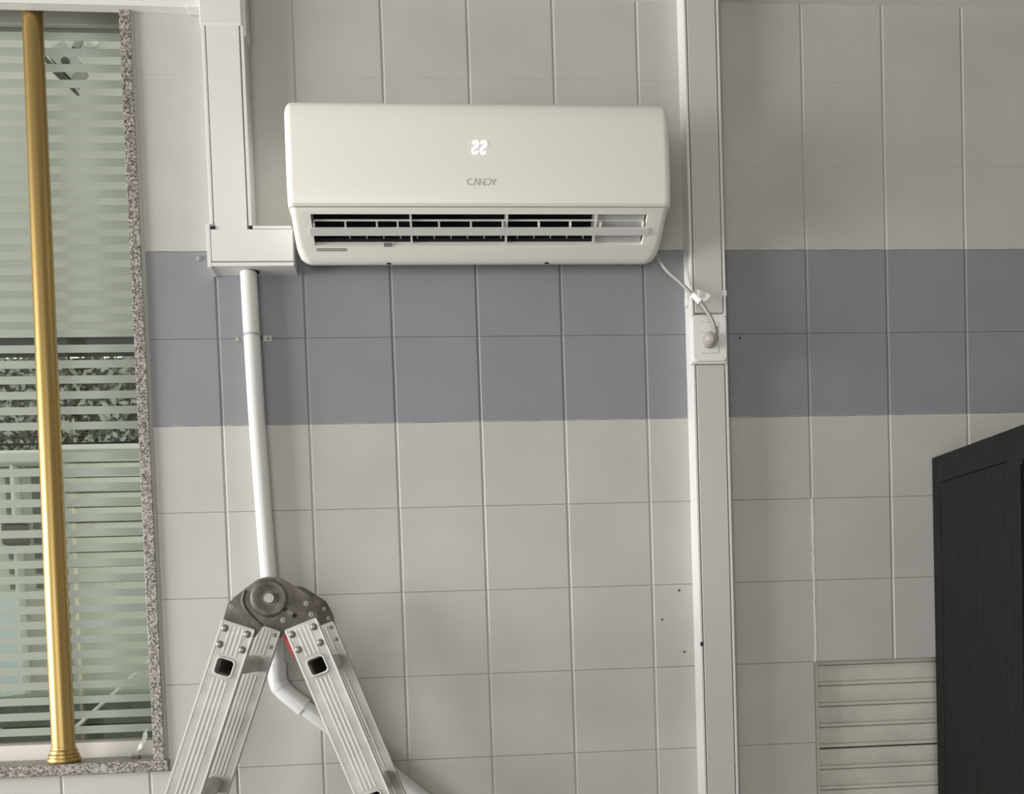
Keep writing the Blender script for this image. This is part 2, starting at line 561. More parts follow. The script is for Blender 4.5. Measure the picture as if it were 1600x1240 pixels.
# crumpled clear plastic in the sill corner
bm = bmesh.new()
rnd = random.Random(3)
prev = None
for i in range(9):
    t = i / 8
    c = Vector((-0.262 + 0.046 * t, 0.055 + .01 * math.sin(5 * t), WZ0 + 0.002 + 0.046 * t ** 2.2))
    row = []
    for j in range(6):
        u = j / 5 - .5
        row.append(bm.verts.new(c + Vector((rnd.uniform(-.004, .004) - .014 * u * (1 - t * .4), u * .03 + rnd.uniform(-.004, .004), (abs(u) * .012 + rnd.uniform(0, .007)) + (0.012 * t if j > 2 else 0)))))
    if prev:
        for j in range(5):
            bm.faces.new([prev[j], prev[j + 1], row[j + 1], row[j]])
    prev = row
PLASTIC = mat('clear_wrap', (0.72, 0.74, 0.68, 1), 0.25, spec=0.8)
PLASTIC.node_tree.nodes['Principled BSDF'].inputs['Alpha'].default_value = 0.55
wrap = thing('plastic_wrap', 'crumpled clear plastic scrap lying in the sill corner', 'wrapper', (-0.245, 0.06, WZ0))
obj('film', bm, PLASTIC, wrap)
bm = nbox(-0.256, -0.236, 0.045, 0.058, WZ0, WZ0 + .006, .001)
obj('dark_scrap', bm, mat('dark_scrap', (0.09, 0.11, 0.1, 1), .5), wrap)

# ------------------------------------------------------------------ outside the window (seen through the clear stripes)
K = 1.781              # the yard wall stands 2 m behind the tiled wall
G_WALL = mat('yard_cream_render', (0.44, 0.44, 0.38, 1), .8, var=.06)
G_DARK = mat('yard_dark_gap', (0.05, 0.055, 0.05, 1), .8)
G_PALE = mat('yard_pale_boards', (0.74, 0.76, 0.66, 1), .6)
G_POST = mat('yard_grey_post', (0.16, 0.18, 0.165, 1), .6)
G_GREEN = mat('yard_green_felt', (0.10, 0.125, 0.105, 1), .8, var=.3, vscale=12)
G_BLUE = mat('pale_blue_pane', (0.72, 0.82, 0.85, 1), .2)
G_WHITE = mat('yard_white_paint', (0.82, 0.83, 0.78, 1), .5)
G_LEAF = mat('hedge_leaf', (0.11, 0.12, 0.09, 1), .6, var=.35, vscale=20)
G_GAP = mat('pale_hedge_gap', (0.55, 0.58, 0.5, 1), .5)  # pale colour stands in for the brightness showing between the leaves
tag(obj('ground', nbox(-6, 3, 0.2, 7, -0.12, -0.01), mat('yard_concrete', (0.42, 0.42, 0.38, 1), .9)), 'pale concrete yard ground outside the window', kind='structure')
f = thing('rendered_fascia', 'cream rendered upper wall seen through the top window stripes', 'wall', (-1.1, 2.1, 2.86))
obj('render', nbox(-3.2, 0.6, 2.0, 2.2, 2.86, 4.9), G_WALL, f)
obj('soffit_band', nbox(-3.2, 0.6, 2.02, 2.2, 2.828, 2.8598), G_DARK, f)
# hedge band
hb = thing('hedge', 'dark leafy hedge with pale facets for the bright gaps beyond the window', 'hedge', (-1.1, 2.5, 0))
obj('core', nbox(-3.2, 0.6, 2.46, 2.8, 1.9, 2.9), G_LEAF, hb)
bml = bmesh.new(); bmp = bmesh.new()
rnd = random.Random(11)
for k in range(5200):
    b_ = bmp if rnd.random() < .48 else bml
    c = Vector((rnd.uniform(-2.2, -0.3), rnd.uniform(2.34, 2.46), rnd.uniform(2.38, 2.9)))
    s = rnd.uniform(.012, .028)
    a = Vector((rnd.uniform(-1, 1), rnd.uniform(-.6, .6), rnd.uniform(-1, 1))).normalized()
    b2 = a.cross(Vector((rnd.uniform(-.4, .4), -1, rnd.uniform(-.2, .8)))).normalized()
    b_.faces.new([b_.verts.new(c + a * s), b_.verts.new(c + b2 * s * .5), b_.verts.new(c - a * s), b_.verts.new(c - b2 * s * .5)])
obj('leaves', bml, G_LEAF, hb, kind='stuff')
obj('gap_facets', bmp, G_GAP, hb, kind='stuff')  # pale facets painted as the bright gaps in the foliage
cn = thing('sky_shade', 'unseen shade slab added above the window to dim its upper stripes', 'shade', (-1.0, .7, 3.78))  # unseen slab, added to keep sky light off the upper stripes and fascia
obj('slab', nbox(-3.2, 0.6, 0.26, 1.25, 3.80, 3.92, .01), G_WALL, cn)
obj('shade_edge', nbox(-3.2, 0.6, 1.22, 1.26, 3.78, 3.7995), G_WALL, cn)
# boarded pale fence on the right, house front on the left
fe = thing('boarded_fence', 'pale green boarded fence seen through the lower window stripes', 'fence', (-0.7, 2.05, 0))
zf = 1.30
k = 0
while zf < 2.36:
    obj('board', nbox(-1.10, 0.5, 2.0 + (k % 2) * .006, 2.03, zf, zf + .058, .003), G_PALE, fe)
    zf += .064; k += 1
obj('backing', nbox(-1.1, 0.5, 2.032, 2.06, 0.0, 2.37), mat('fence_backing', (0.38, 0.42, 0.35, 1), .8), fe)
obj('top_cap', nbox(-1.12, 0.5, 1.985, 2.07, 2.372, 2.40, .004), G_WHITE, fe)
po = obj('fence_post', nbox(-1.10 - .022, -1.10 + .012, 1.955, 1.984, 0, 2.36, .003), G_POST)
tag(po, 'dark grey post at the end of the boarded fence', 'post')
ho = thing('garden_house', 'white house front with pale blue panes beyond the brass pole', 'house', (-1.6, 2.2, 0))
obj('wall', nbox(-3.0, -1.14, 2.2, 2.4, 0, 2.34), mat('house_render', (0.66, 0.67, 0.58, 1), .8, var=.08), ho)
obj('gutter', nbox(-3.0, -1.14, 2.1, 2.21, 2.345, 2.40, .01), G_WHITE, ho)
for xa, xb in ((-1.475, -1.385), (-1.60, -1.495)):
    w_ = obj('window', nbox(xa - .014, xb + .014, 2.185, 2.2, 1.28, 1.76, .003), G_WHITE, ho)
    obj('pane', nbox(xa, xb, 2.178, 2.1845, 1.295, 1.745), G_BLUE, w_)
obj('downpipe', nbox(-1.368, -1.352, 2.12, 2.199, 0.2, 2.34, .005), G_WHITE, ho)
for k in range(8):
    za = 1.80 + k * .0669
    for xa in (-1.418, -1.305):
        obj('vent', nbox(xa, xa + .04, 2.188, 2.199, za, za + .03, .002), G_POST, ho)
ml = thing('letter_box', 'small brown box fixed outside beside the brass pole', 'box', (-1.34, 2.08, 1.98))
obj('body', nbox(-1.389, -1.290, 2.05, 2.119, 1.982, 2.072, .012, 3), mat('box_brown', (0.13, 0.115, 0.095, 1), .6), ml)
obj('lid', nbox(-1.392, -1.287, 2.046, 2.119, 2.0725, 2.080, .002), G_POST, ml)
pb = thing('planter_box', 'dark green planter trough at the bottom of the window view', 'planter', (-0.9, 1.7, 0))
for i in range(3):
    obj('board', nbox(-1.245, 0.5, 1.6, 1.63, 1.02 + i * .1, 1.115 + i * .1, .004), G_GREEN, pb)
obj('soil', nbox(-1.24, 0.5, 1.631, 1.9, 1.0, 1.31), G_DARK, pb)
obj('rim', nbox(-1.25, 0.5, 1.585, 1.9, 1.318, 1.34, .004), mat('planter_rim', (0.2, 0.25, 0.2, 1), .6), pb)
obj('leg', nbox(-1.2, -1.12, 1.63, 1.7, 0, 1.0), G_GREEN, pb)
obj('leg', nbox(0.3, 0.38, 1.63, 1.7, 0, 1.0), G_GREEN, pb)
bm = bmesh.new()
tube(bm, [(-2.36, 1.5, -0.006), (-0.58, 1.5, 1.50)], .0065, 8)
rod = tag(obj('leaning_rod', bm, G_WHITE), 'thin white rod slanting in front of the planter', 'rod')
fl = thing('floodlight', 'small outdoor floodlight on an angled bracket behind the top stripes', 'floodlight', (-0.95, 1.99, 4.0))
bm = bmesh.new(); lathe(bm, [(.035, 0), (.035, .012), (.022, .03), (.018, .11)], (-0.895, 2.0, 4.10), 'y', 16)
obj('bracket', bm, G_WHITE, fl, smooth=40)
bm = bmesh.new(); tube(bm, [(-0.895, 1.9, 4.1), (-0.89, 1.86, 4.02), (-0.905, 1.84, 3.96)], .016, 10)
obj('arm', bm, G_POST, fl, smooth=40)
LAMP = mat('lamp_body', (0.3, 0.31, 0.28, 1), .5)
bm = bmesh.new()
prism(bm, [(-0.999, 1.78, 3.914), (-0.909, 1.78, 3.815), (-0.864, 1.78, 3.876), (-0.932, 1.78, 3.966)], (0, .09, 0))
obj('body', bm, LAMP, fl)
bm = bmesh.new(); lathe(bm, [(.016, 0), (.016, .006), (.008, .008)], (-0.925, 1.78, 3.880), 'y', 16)
obj('lens', bm, G_DARK, fl)
bm = bmesh.new()
prism(bm, [(-1.010, 1.77, 3.889), (-0.908, 1.77, 3.789), (-0.904, 1.77, 3.794), (-1.003, 1.77, 3.900)], (0, .11, 0))
obj('visor', bm, G_DARK, fl)

# ------------------------------------------------------------------ air conditioner
XA0, XA1 = 0.195, 1.022
ac = thing('air_conditioner', 'cream wall-mounted split air conditioner with open outlet flap', 'air conditioner', (0.6, 0.0, 2.36))


def profile_solid(prof, x0, x1, r, zc, hz, depth, n=7):
    """side profile lofted along x; towards both ends it shrinks along a quarter circle so the ends are rounded"""
    bm = bmesh.new()
    st = []
    for i in range(n + 1):
        a = PI / 2 * i / n
        st.append((x0 + r * (1 - math.sin(a)), r * (1 - math.cos(a))))
    st = st[::-1]          # x increasing, inset from r to 0
    full = [(x, o) for x, o in st] + [(x0 + x1 - x, o) for x, o in st[::-1]]
    rings = []
    for x, o in full:
        rings.append([bm.verts.new((x, -d * (1 - o / depth), zc + (z - zc) * (1 - o / hz))) for d, z in prof])
    m_ = len(prof)
    for a, b in zip(rings, rings[1:]):
        for k in range(m_):
            bm.faces.new([a[k], a[(k + 1) % m_], b[(k + 1) % m_], b[k]])
    bm.faces.new(rings[0]); bm.faces.new(rings[-1][::-1])
    return bm


def pinch(bm):
    """the lower corners of the casing are rounded off"""
    c = (XA0 + XA1) / 2
    half = (XA1 - XA0) / 2
    for v in bm.verts:
        t = max(0.0, (2.392 - v.co.z) / 0.034)
        if t > 0 and abs(v.co.x - c) > half - 0.06:
            v.co.x = c + (v.co.x - c) * (half - 0.020 * min(t, 1.0) ** 2) / half


front_prof = [(.09, 2.655), (.166, 2.655), (.183, 2.6525), (.1935, 2.6455), (.199, 2.634), (.2015, 2.60), (.2035, 2.55), (.204, 2.51), (.203, 2.47), (.2, 2.444), (.197, 2.4365), (.191, 2.4325), (.09, 2.4325)]
bm = profile_solid(front_prof, XA0, XA1, .017, 2.46, .195, .204)
fp = obj('front_panel', bm, AC_WHITE, ac, smooth=32)
body_prof = [(.003, 2.652), (.088, 2.653), (.089, 2.431), (.189, 2.4305), (.183, 2.426), (.157, 2.4105), (.13, 2.3945), (.11, 2.3825), (.09, 2.3707), (.078, 2.3635), (.068, 2.3592), (.058, 2.3592), (.003, 2.392)]
bm = profile_solid(body_prof, XA0 + .0025, XA1 - .0025, .016, 2.653, .294, .19)
pinch(bm)
body_o = obj('casing', bm, AC_WHITE, ac, smooth=32)
# cut the outlet out of the sloping underside
sl0 = Vector((0, -.183, 2.426)); sl1 = Vector((0, -.078, 2.3635))
sdir = (sl1 - sl0).normalized()                       # down and back along the slope
snor = Vector((0, -sdir.z * -1, 0))
snor = Vector((0, sdir.z, -sdir.y)).normalized()      # outward (down and to the room)
if snor.z > 0: snor = -snor
SL = (sl1 - sl0).length


def slope_pt(x, t, out=0.0):
    p = sl0 + sdir * (SL * t) + snor * out
    return Vector((x, p.y, p.z))


def slope_box(bm, x0, x1, t0, t1, o0, o1):
    a = [slope_pt(x0, t0, o0), slope_pt(x0, t1, o0), slope_pt(x0, t1, o1), slope_pt(x0, t0, o1)]
    prism(bm, a, (x1 - x0, 0, 0))
    return bm


OX0, OX1, OT0, OT1 = 0.2405, 0.9735, 0.065, 0.70
cut = obj('cutter', slope_box(bmesh.new(), OX0, OX1, OT0, OT1, -.055, .03), None)


def cut_with(o, cutter):
    md = o.modifiers.new('b', 'BOOLEAN'); md.object = cutter; md.operation = 'DIFFERENCE'; md.solver = 'EXACT'
    bpy.context.view_layer.update()
    dg = bpy.context.evaluated_depsgraph_get()
    nm = bpy.data.meshes.new_from_object(o.evaluated_get(dg))
    o.modifiers.clear()
    old = o.data
    o.data = nm; nm.name = o.name
    keep = old.materials[0] if old.materials else None
    if not nm.materials and keep: nm.materials.append(keep)
    bpy.data.meshes.remove(old)


cut_with(body_o, cut); cut_with(fp, cut)
bpy.data.objects.remove(cut, do_unlink=True)
bm = bmesh.new()
slope_box(bm, OX0 + .0005, 0.862, OT0 + .005, OT1 - .005, -.0545, -.050)
slope_box(bm, OX0 + .0005, 0.862, OT1 - .07, OT1 - .004, -.05, -.012)
slope_box(bm, OX0 + .0005, 0.862, OT0 + .001, OT0 + .012, -.05, -.004)
obj('outlet_duct', bm, AC_DARK, ac)
bm = slope_box(bmesh.new(), 0.863, OX1 - .004, OT0 + .012, OT1 - .012, -.05, -.010)
obj('motor_cover', bm, AC_MID, ac)
for x in (0.4536, 0.664, 0.862):
    obj('divider', slope_box(bmesh.new(), x - .0022, x + .0022, OT0 + .004, OT1 - .02, -.05, -.004), AC_GREY, ac)
flap = obj('flap', slope_box(bmesh.new(), OX0 - .006, OX1 + .008, .335, .475, -.002, .0035), AC_GREY, ac)
FR = [0.2445, 0.312, 0.38, 0.425, 0.515, 0.585, 0.655, 0.735, 0.805, 0.872, 0.968]
obj('flap_edge', slope_box(bmesh.new(), OX0 + .004, OX1 - .006, .235, .262, -.012, -.0095), AC_GREY, flap)
for x in FR:
    obj('rib', slope_box(bmesh.new(), x - .0018, x + .0018, .255, .345, -.013, -.0005), AC_WHITE if x > .7 else AC_GREY, flap)
x = 0.318
while x < 0.855:
    bm = bmesh.new()
    slope_box(bm, x - .0014, x + .0014, .50, .635, -.028, -.012)
    obj('vane', bm, AC_VANE, ac)
    x += 0.0372
bm = slope_box(bmesh.new(), .392, .409, .665, .715, -.004, .0012)
obj('latch_clip', bm, mat('clip_grey', (0.2, 0.2, 0.19, 1), .5), ac)
bm = bmesh.new()
for row, t in enumerate((.755, .79)):
    x = .2425
    while x < .309:
        w = random.uniform(.0012, .0034)
        slope_box(bm, x, min(x + w, .3095), t, t + .018, -.0003, .0006)
        x += w + random.uniform(.0005, .0009)
obj('print_lines', bm, PRINT, ac)
for x in (.40, .76):
    obj('bottom_notch', prism(bmesh.new(), [(x - .005, -.07, 2.3592), (x + .005, -.07, 2.3592), (x + .003, -.07, 2.3625), (x - .003, -.07, 2.3625)], (0, .008, 0)), AC_DARK, ac)
# glowing temperature digits and the logo on the front panel
m = bpy.data.materials.new('display_light'); m.use_nodes = True
b_ = m.node_tree.nodes['Principled BSDF']
b_.inputs['Emission Color'].default_value = (0.93, 0.96, 1.0, 1); b_.inputs['Emission Strength'].default_value = 1.6
DISP = m


def digit2(x0, z0, w, h, y):
    bm = bmesh.new()
    s = .0042
    r = h / 4 - s * .1
    cx = x0 + w * .5
    skew = .12
    up = arc(cx - .0003, z0 + h * .74, r * .86, 165, -58, 14, .92)
    lo = arc(cx + .0003, z0 + h * .26, r * .86, 122, 345, 14, .92)
    pts = [(px + skew * (pz - z0 - h / 2), pz) for px, pz in up + lo]
    stroke(bm, pts, s, y, .0008)
    return bm


d1 = obj('display_digit', digit2(.5895, 2.5363, .0155, .0283, -.2046), DISP, fp)
d2 = obj('display_digit', digit2(.6068, 2.5363, .0155, .0283, -.2046), DISP, fp)
d1['label'] = 'glowing white digit 2'; d2['label'] = 'glowing white digit 2'
LX, LZ, LH = .5762, 2.4712, .0136
LW = .0016
LYP = -.2042


def letter(bmf):
    bm = bmesh.new(); bmf(bm)
    return obj('logo_letter', bm, LOGO, fp)


def at(u, v): return (LX + u, LZ + v)


letter(lambda bm: stroke(bm, [(LX + .0072 + .0066 * math.cos(math.radians(a)), LZ + LH / 2 + .0062 * math.sin(math.radians(a))) for a in range(50, 312, 12)], LW, LYP, .0006))
letter(lambda bm: (stroke(bm, [at(.0135, 0), at(.0193, LH)], LW, LYP, .0006), stroke(bm, [at(.0190, LH), at(.0250, 0)], LW, LYP, .0006)))
letter(lambda bm: (stroke(bm, [at(.0272, 0), at(.0272, LH)], LW, LYP, .0006), stroke(bm, [at(.0272, LH), at(.0372, 0)], LW, LYP, .0006), stroke(bm, [at(.0372, 0), at(.0372, LH)], LW, LYP, .0006)))
letter(lambda bm: stroke(bm, [at(.0398, LH - .0006), at(.0432, LH - .0006)] + [(LX + .0438 + .0064 * math.cos(math.radians(a)), LZ + LH / 2 + .0062 * math.sin(math.radians(a))) for a in range(80, -100, -12)] + [at(.0398, .0006)], LW, LYP, .0006))
letter(lambda bm: (stroke(bm, [at(.0515, LH), at(.0568, LH * .42), at(.0568, 0)], LW, LYP, .0006), stroke(bm, [at(.0568, LH * .42), at(.0622, LH)], LW, LYP, .0006)))

# ------------------------------------------------------------------ trunking
def trunking(name, label, x0, x1, segs, depth, cover_mat, base_mat, lip=.008, group=None):
    """vertical trunking: channel with two lips and one cover per segment (z0,z1)"""
    zlo = min(s[0] for s in segs); zhi = max(s[1] for s in segs)
    t = thing(name, label, 'trunking', ((x0 + x1) / 2, 0, zlo), group)
    bm = bmesh.new()
    box(bm, x0, x1, -(depth - .010), -.0004, zlo, zhi)
    obj('channel', bm, base_mat, t)
    obj('lip', nbox(x0, x0 + lip, -depth, -(depth - .0102), zlo, zhi, .0015), base_mat, t)
    obj('lip', nbox(x1 - lip, x1, -depth, -(depth - .0102), zlo, zhi, .0015), base_mat, t)
    for z0, z1 in segs:
        obj('cover', nbox(x0 + lip + .0022, x1 - lip - .0022, -depth - .001, -(depth - .0102), z0, z1, .0012), cover_mat, t)
    return t


lt = trunking('cable_trunking', 'white vertical trunking left of the air conditioner', .0035, .0965, [(2.4395, 2.99)], .055, PVC, PVC)
obj('coupler', nbox(.0005, .0935, -.0585, -.001, 2.889, 3.02, .0025), PVC, lt)
obj('coupler_side', nbox(.0935, .1015, -.053, -.001, 2.868, 3.02, .002), PVC, lt)
rt = trunking('cable_trunking', 'tall vertical trunking with grey covers right of the air conditioner', 1.0985, 1.1825, [(2.2475, 3.02), (0.0, 2.1265)], .055, PVC_COVER, PVC, lip=.0065)
obj('joint_sleeve', nbox(1.1745, 1.1845, -.0565, -.002, 2.286, 2.3, .001), PVC, rt)
bm = bmesh.new(); lathe(bm, [(.0042, 0), (.004, .003), (.002, .005)], (1.0975, -.02, 2.288), 'z', 12)
obj('paint_blob', nbox(1.094, 1.0985, -.035, -.012, 2.272, 2.298, .002), PVC, rt); bm.free()
bm = bmesh.new(); lathe(bm, [(.0032, 0), (.0032, .0012)], (1.1015, -.0548, 1.473), 'y', 10)
for v in bm.verts: v.co.z = 1.473 + (v.co.z - 1.473) * 1.8
obj('chip_mark', bm, DARKHOLE, rt)

# horizontal trunking above the window, sagging slightly towards the corner
ht = thing('cable_trunking', 'white horizontal trunking above the window', 'trunking', (-0.5, 0, 2.93))
bm = bmesh.new(); box(bm, -1.7, .004, -.026, -.0005, 2.961, 3.05)
obj('channel', bm, PVC, ht)
bm = bmesh.new(); box(bm, -1.7, -.235, -.0275, -.0262, 2.963, 3.05)
obj('cover', bm, PVC, ht)
bm = bmesh.new(); box(bm, -.231, -.035, -.030, -.0262, 2.965, 3.05, .001)
obj('cover', bm, PVC, ht)
for ch in ht.children:
    for v in ch.data.vertices:
        wx = v.co.x - 0.5
        if wx > -.1 and v.co.z < 0.05: v.co.z -= 0.014
obj('corner_piece', nbox(-.034, .0035, -.034, -.001, 2.944, 3.05, .002), PVC, ht)

# short horizontal trunking box under the left trunking
tb = thing('trunking_box', 'white horizontal trunking box between the drain pipe and the air conditioner', 'trunking', (.09, 0, 2.356))
bm = bmesh.new()
box(bm, .0035, .1865, -.050, -.0004, 2.358, 2.4475)
obj('channel', bm, PVC, tb)
obj('end_cap', nbox(-.0045, .0045, -.060, -.0003, 2.3555, 2.4525, .0012), PVC, tb)
obj('lip', nbox(.0047, .1865, -.060, -.0502, 2.358, 2.3665, .0012), PVC, tb)
obj('lip', nbox(.0985, .184, -.060, -.0502, 2.4405, 2.4475, .0012), PVC, tb)
obj('cover', nbox(.0062, .186, -.0615, -.0502, 2.3685, 2.4388, .0012), PVC, tb)
obj('notch', nbox(.0055, .0155, -.0585, -.0502, 2.4395, 2.4470), BLACK, tb)
obj('notch', nbox(.0895, .0978, -.0585, -.0502, 2.4395, 2.4480), BLACK, tb)
bm = bmesh.new(); lathe(bm, [(.021, -.0012), (.021, 0)], (.0835, -.026, 2.3579), 'z', 20)
for v in bm.verts: v.co.y = -.026 + (v.co.y + .026) * .75
obj('pipe_hole', bm, BLACK, tb)

wp = tag(obj('wall_plug', lathe(bmesh.new(), [(.0062, 0), (.0062, .002), (.0045, .005), (.0015, .006)], (-.036, 0, 2.3979), 'y', 14), mat('plug_paint', (0.29, 0.3, 0.315, 1), .5), None, smooth=40), 'small painted screw cap on the blue band left of the trunking box', 'wall plug')

# ------------------------------------------------------------------ drain pipe
pr = .0188
pd = -.0235
dp = thing('drain_pipe', 'white plastic drain pipe running down the wall behind the ladder', 'pipe', (.08, 0, 0))
pts = smooth_path([(.0785, pd, 2.3572), (.0795, pd, 2.26), (.081, pd, 2.16), (.0835, pd, 2.02), (.0905, pd, 1.79), (.0955, pd, 1.66), (.1045, pd, 1.478), (.106, pd, 1.44)], 6)
obj('upper_pipe', tube(bmesh.new(), pts, pr, 28), PVC_PIPE, dp, smooth=50)
obj('elbow', tube(bmesh.new(), smooth_path([(.1042, pd, 1.456), (.1052, pd, 1.428), (.109, pd, 1.411), (.120, pd, 1.396), (.139, pd, 1.3785), (.160, pd, 1.361)], 6), .0215, 28), PVC_PIPE, dp, smooth=50)
obj('elbow_ring', tube(bmesh.new(), [(.1040, pd, 1.462), (.1046, pd, 1.447)], .0228, 28), PVC_PIPE, dp, smooth=50)
obj('elbow_ring', tube(bmesh.new(), [(.154, pd, 1.366), (.165, pd, 1.3567)], .0228, 28), PVC_PIPE, dp, smooth=50)
obj('elbow_ring', tube(bmesh.new(), [(.1075, pd, 1.414), (.113, pd, 1.405)], .0226, 28), PVC_PIPE, dp, smooth=50)
obj('lower_pipe', tube(bmesh.new(), smooth_path([(.150, pd, 1.369), (.25, pd, 1.286), (.40, pd, 1.158), (.62, pd, .97), (.68, pd, .9), (.70, pd, .8), (.70, pd, .02)], 6), pr, 28), PVC_PIPE, dp, smooth=50)

pc = thing('pipe_clamp', 'zinc saddle clamp holding the drain pipe to the blue band', 'clamp', (.08, 0, 2.208))
zc = 2.2145
pts2 = [(.0805 + (pr + .0012) * math.cos(math.radians(a)), pd - (pr + .0012) * math.sin(math.radians(a))) for a in range(0, 181, 10)]
bm = bmesh.new()
pth = [(.0805 + pr + .0012, -.002)] + pts2 + [(.0805 - pr - .0012, -.002)]
L_ = []
for (x, y) in pth:
    L_.append([bm.verts.new((x, y, zc - .0022)), bm.verts.new((x, y, zc + .0022))])
for a, b in zip(L_, L_[1:]):
    bm.faces.new([a[0], b[0], b[1], a[1]])
bmesh.ops.solidify(bm, geom=list(bm.faces), thickness=.001)
obj('band', bm, PVC_PIPE, pc, smooth=40)
for sx in (-1, 1):
    xa = .0805 + sx * (pr + .001); xb = .0805 + sx * (pr + .0225)
    e_ = obj('ear', nbox(min(xa, xb), max(xa, xb), -.0022, -.0003, zc - .0065, zc + .0065, .0006), STEEL, pc)
    bm = bmesh.new(); xs = .0805 + sx * (pr + .0145)
    lathe(bm, [(.0042, .0022), (.0040, .004), (.0020, .0052)], (xs, 0, zc - .0005), 'y', 14)
    obj('screw', bm, RIVET, e_, smooth=50)

# ------------------------------------------------------------------ socket and cable
so = thing('socket_outlet', 'white power socket plate set into the right trunking', 'socket', (1.135, 0, 2.127))
obj('mount_frame', nbox(1.0935, 1.1765, -.064, -.046, 2.1275, 2.2385, .0015), OUTLET, so)
bm = bmesh.new()
prism(bm, [(x, -.0715, z) for x, z in rect_round(1.0975, 1.1745, 2.1315, 2.2365, .007)], (0, .0073, 0))
es = [e for e in bm.edges if abs(e.verts[0].co.y + .0715) < 1e-5 and abs(e.verts[1].co.y + .0715) < 1e-5]
bmesh.ops.bevel(bm, geom=es, offset=.002, segments=2, affect='EDGES')
pl = obj('plate', bm, OUTLET, so, smooth=40)
GROOVE = mat('module_groove', (0.2, 0.19, 0.185, 1), .6)
obj('module_seam', nbox(1.1150, 1.1570, -.0717, -.0700, 2.1490, 2.2206), GROOVE, so)
obj('blank_module', nbox(1.1156, 1.1564, -.0722, -.0700, 2.1972, 2.2200, .0003), OUTLET, so)
obj('socket_module', nbox(1.1156, 1.1564, -.0722, -.0700, 2.1496, 2.1966, .0003), OUTLET, so)

pw = thing('power_cable', 'grey power cable from the air conditioner plugged into the socket', 'cable', (1.13, 0, 2.16))
cp = smooth_path([(1.004, -.045, 2.405), (1.021, -.042, 2.388), (1.0309, -.042, 2.372), (1.0475, -.05, 2.3445), (1.0729, -.062, 2.3150), (1.0990, -.080, 2.2765), (1.1125, -.092, 2.2560), (1.1290, -.102, 2.2240), (1.1375, -.104, 2.2010), (1.1390, -.100, 2.1880)], 8)
obj('cord', tube(bmesh.new(), cp, .0043, 14), CABLE, pw, smooth=60)
bm = bmesh.new()
lathe(bm, [(.0165, .0), (.0172, .004), (.0172, .016), (.0160, .024), (.0125, .031), (.0065, .0345), (.0015, .0355)], (1.1330, -.0722, 2.1765), 'y', 28)
obj('plug', bm, PLUG, pw, smooth=60)
bm = bmesh.new()
tube(bm, smooth_path([(1.1405, -.101, 2.201), (1.1400, -.0995, 2.190), (1.1365, -.093, 2.178)], 4), [.0052] + [.0062] * 3 + [.0078] * 5, 16)
obj('strain_relief', bm, PLUG, pw, smooth=60)
# paper tag wrapped round the cable
tgm = bmesh.new()
A_ = Vector((1.0995, -.0815, 2.2785)); B_ = Vector((1.1105, -.0900, 2.2610))
ax = (B_ - A_).normalized()
tube(tgm, [A_ - ax * .004, B_ + ax * .002], .0074, 18, cap=False)
tgo = obj('tag_wrap', tgm, PAPER, pw, smooth=60)
bm = bmesh.new()
prism(bm, [(1.1015, -.0945, 2.2875), (1.1085, -.0945, 2.2862), (1.1275, -.0945, 2.2790), (1.1340, -.0945, 2.2740), (1.1290, -.0945, 2.2665), (1.1215, -.0945, 2.2605), (1.1090, -.0945, 2.2600), (1.1040, -.0945, 2.2700)], (0, .0008, 0))
flg = obj('tag_flag', bm, PAPER, pw)
for x0, z0, x1, z1 in ((1.1100, 2.2822, 1.1225, 2.2778), (1.1085, 2.2775, 1.1210, 2.2732), (1.1075, 2.2728, 1.1200, 2.2686)):
    bm = bmesh.new()
    n_ = 5
    for k in range(n_):
        a = k / n_; b = a + .8 / n_
        stroke(bm, [(x0 + (x1 - x0) * a, z0 + (z1 - z0) * a), (x0 + (x1 - x0) * b, z0 + (z1 - z0) * b)], .0015, -.0951, .0006)
    obj('tag_print', bm, PRINT, flg, kind='stuff')
for k in (-1, 0, 1):
    bm = bmesh.new()
    tube(bm, [(1.1330 + k * .007 - .001, -.104 + abs(k) * .003, 2.1660), (1.1330 + k * .007, -.1075 + abs(k) * .003, 2.1740), (1.1330 + k * .007 + .001, -.104 + abs(k) * .003, 2.1830)], .0013, 8)
    obj('grip_ridge', bm, PLUG, pw, smooth=60)

# ------------------------------------------------------------------ folding ladder
HX, HZ = .1635, 1.5932
AF, AR = .44, .14                        # distance of the two sides' front faces from the wall
ld = thing('folding_ladder', 'open aluminium folding ladder with locking hinges in front of the pipe', 'ladder', (HX, -.29, 0))
ANG = math.radians(20.3)


def rail_frame(sign, d):
    """rail frame: origin top centre, u across (left to right in view), w down along the rail"""
    w = Vector((sign * math.sin(ANG), 0, -math.cos(ANG)))
    u = Vector((math.cos(ANG), 0, sign * math.sin(ANG)))
    o = Vector((.105 if sign < 0 else .2195, -d, 1.5455 if sign < 0 else 1.5425))
    return o, u, w


def rpt(fr, a, b, out):
    o, u, w = fr
    p = o + u * a + w * b
    return Vector((p.x, p.y - out, p.z))


def rbox(bm, fr, a0, a1, b0, b1, o0, o1, bev=0):
    s = bmesh.new()
    prism(s, [rpt(fr, a0, b0, o0), rpt(fr, a1, b0, o0), rpt(fr, a1, b1, o0), rpt(fr, a0, b1, o0)], (0, -(o1 - o0), 0))
    bmesh.ops.recalc_face_normals(s, faces=s.faces)
    if bev:
        bmesh.ops.bevel(s, geom=list(s.edges), offset=bev, segments=2, affect='EDGES')
    me = bpy.data.meshes.new('tmp'); s.to_mesh(me); s.free(); bm.from_mesh(me); bpy.data.meshes.remove(me)
    return bm


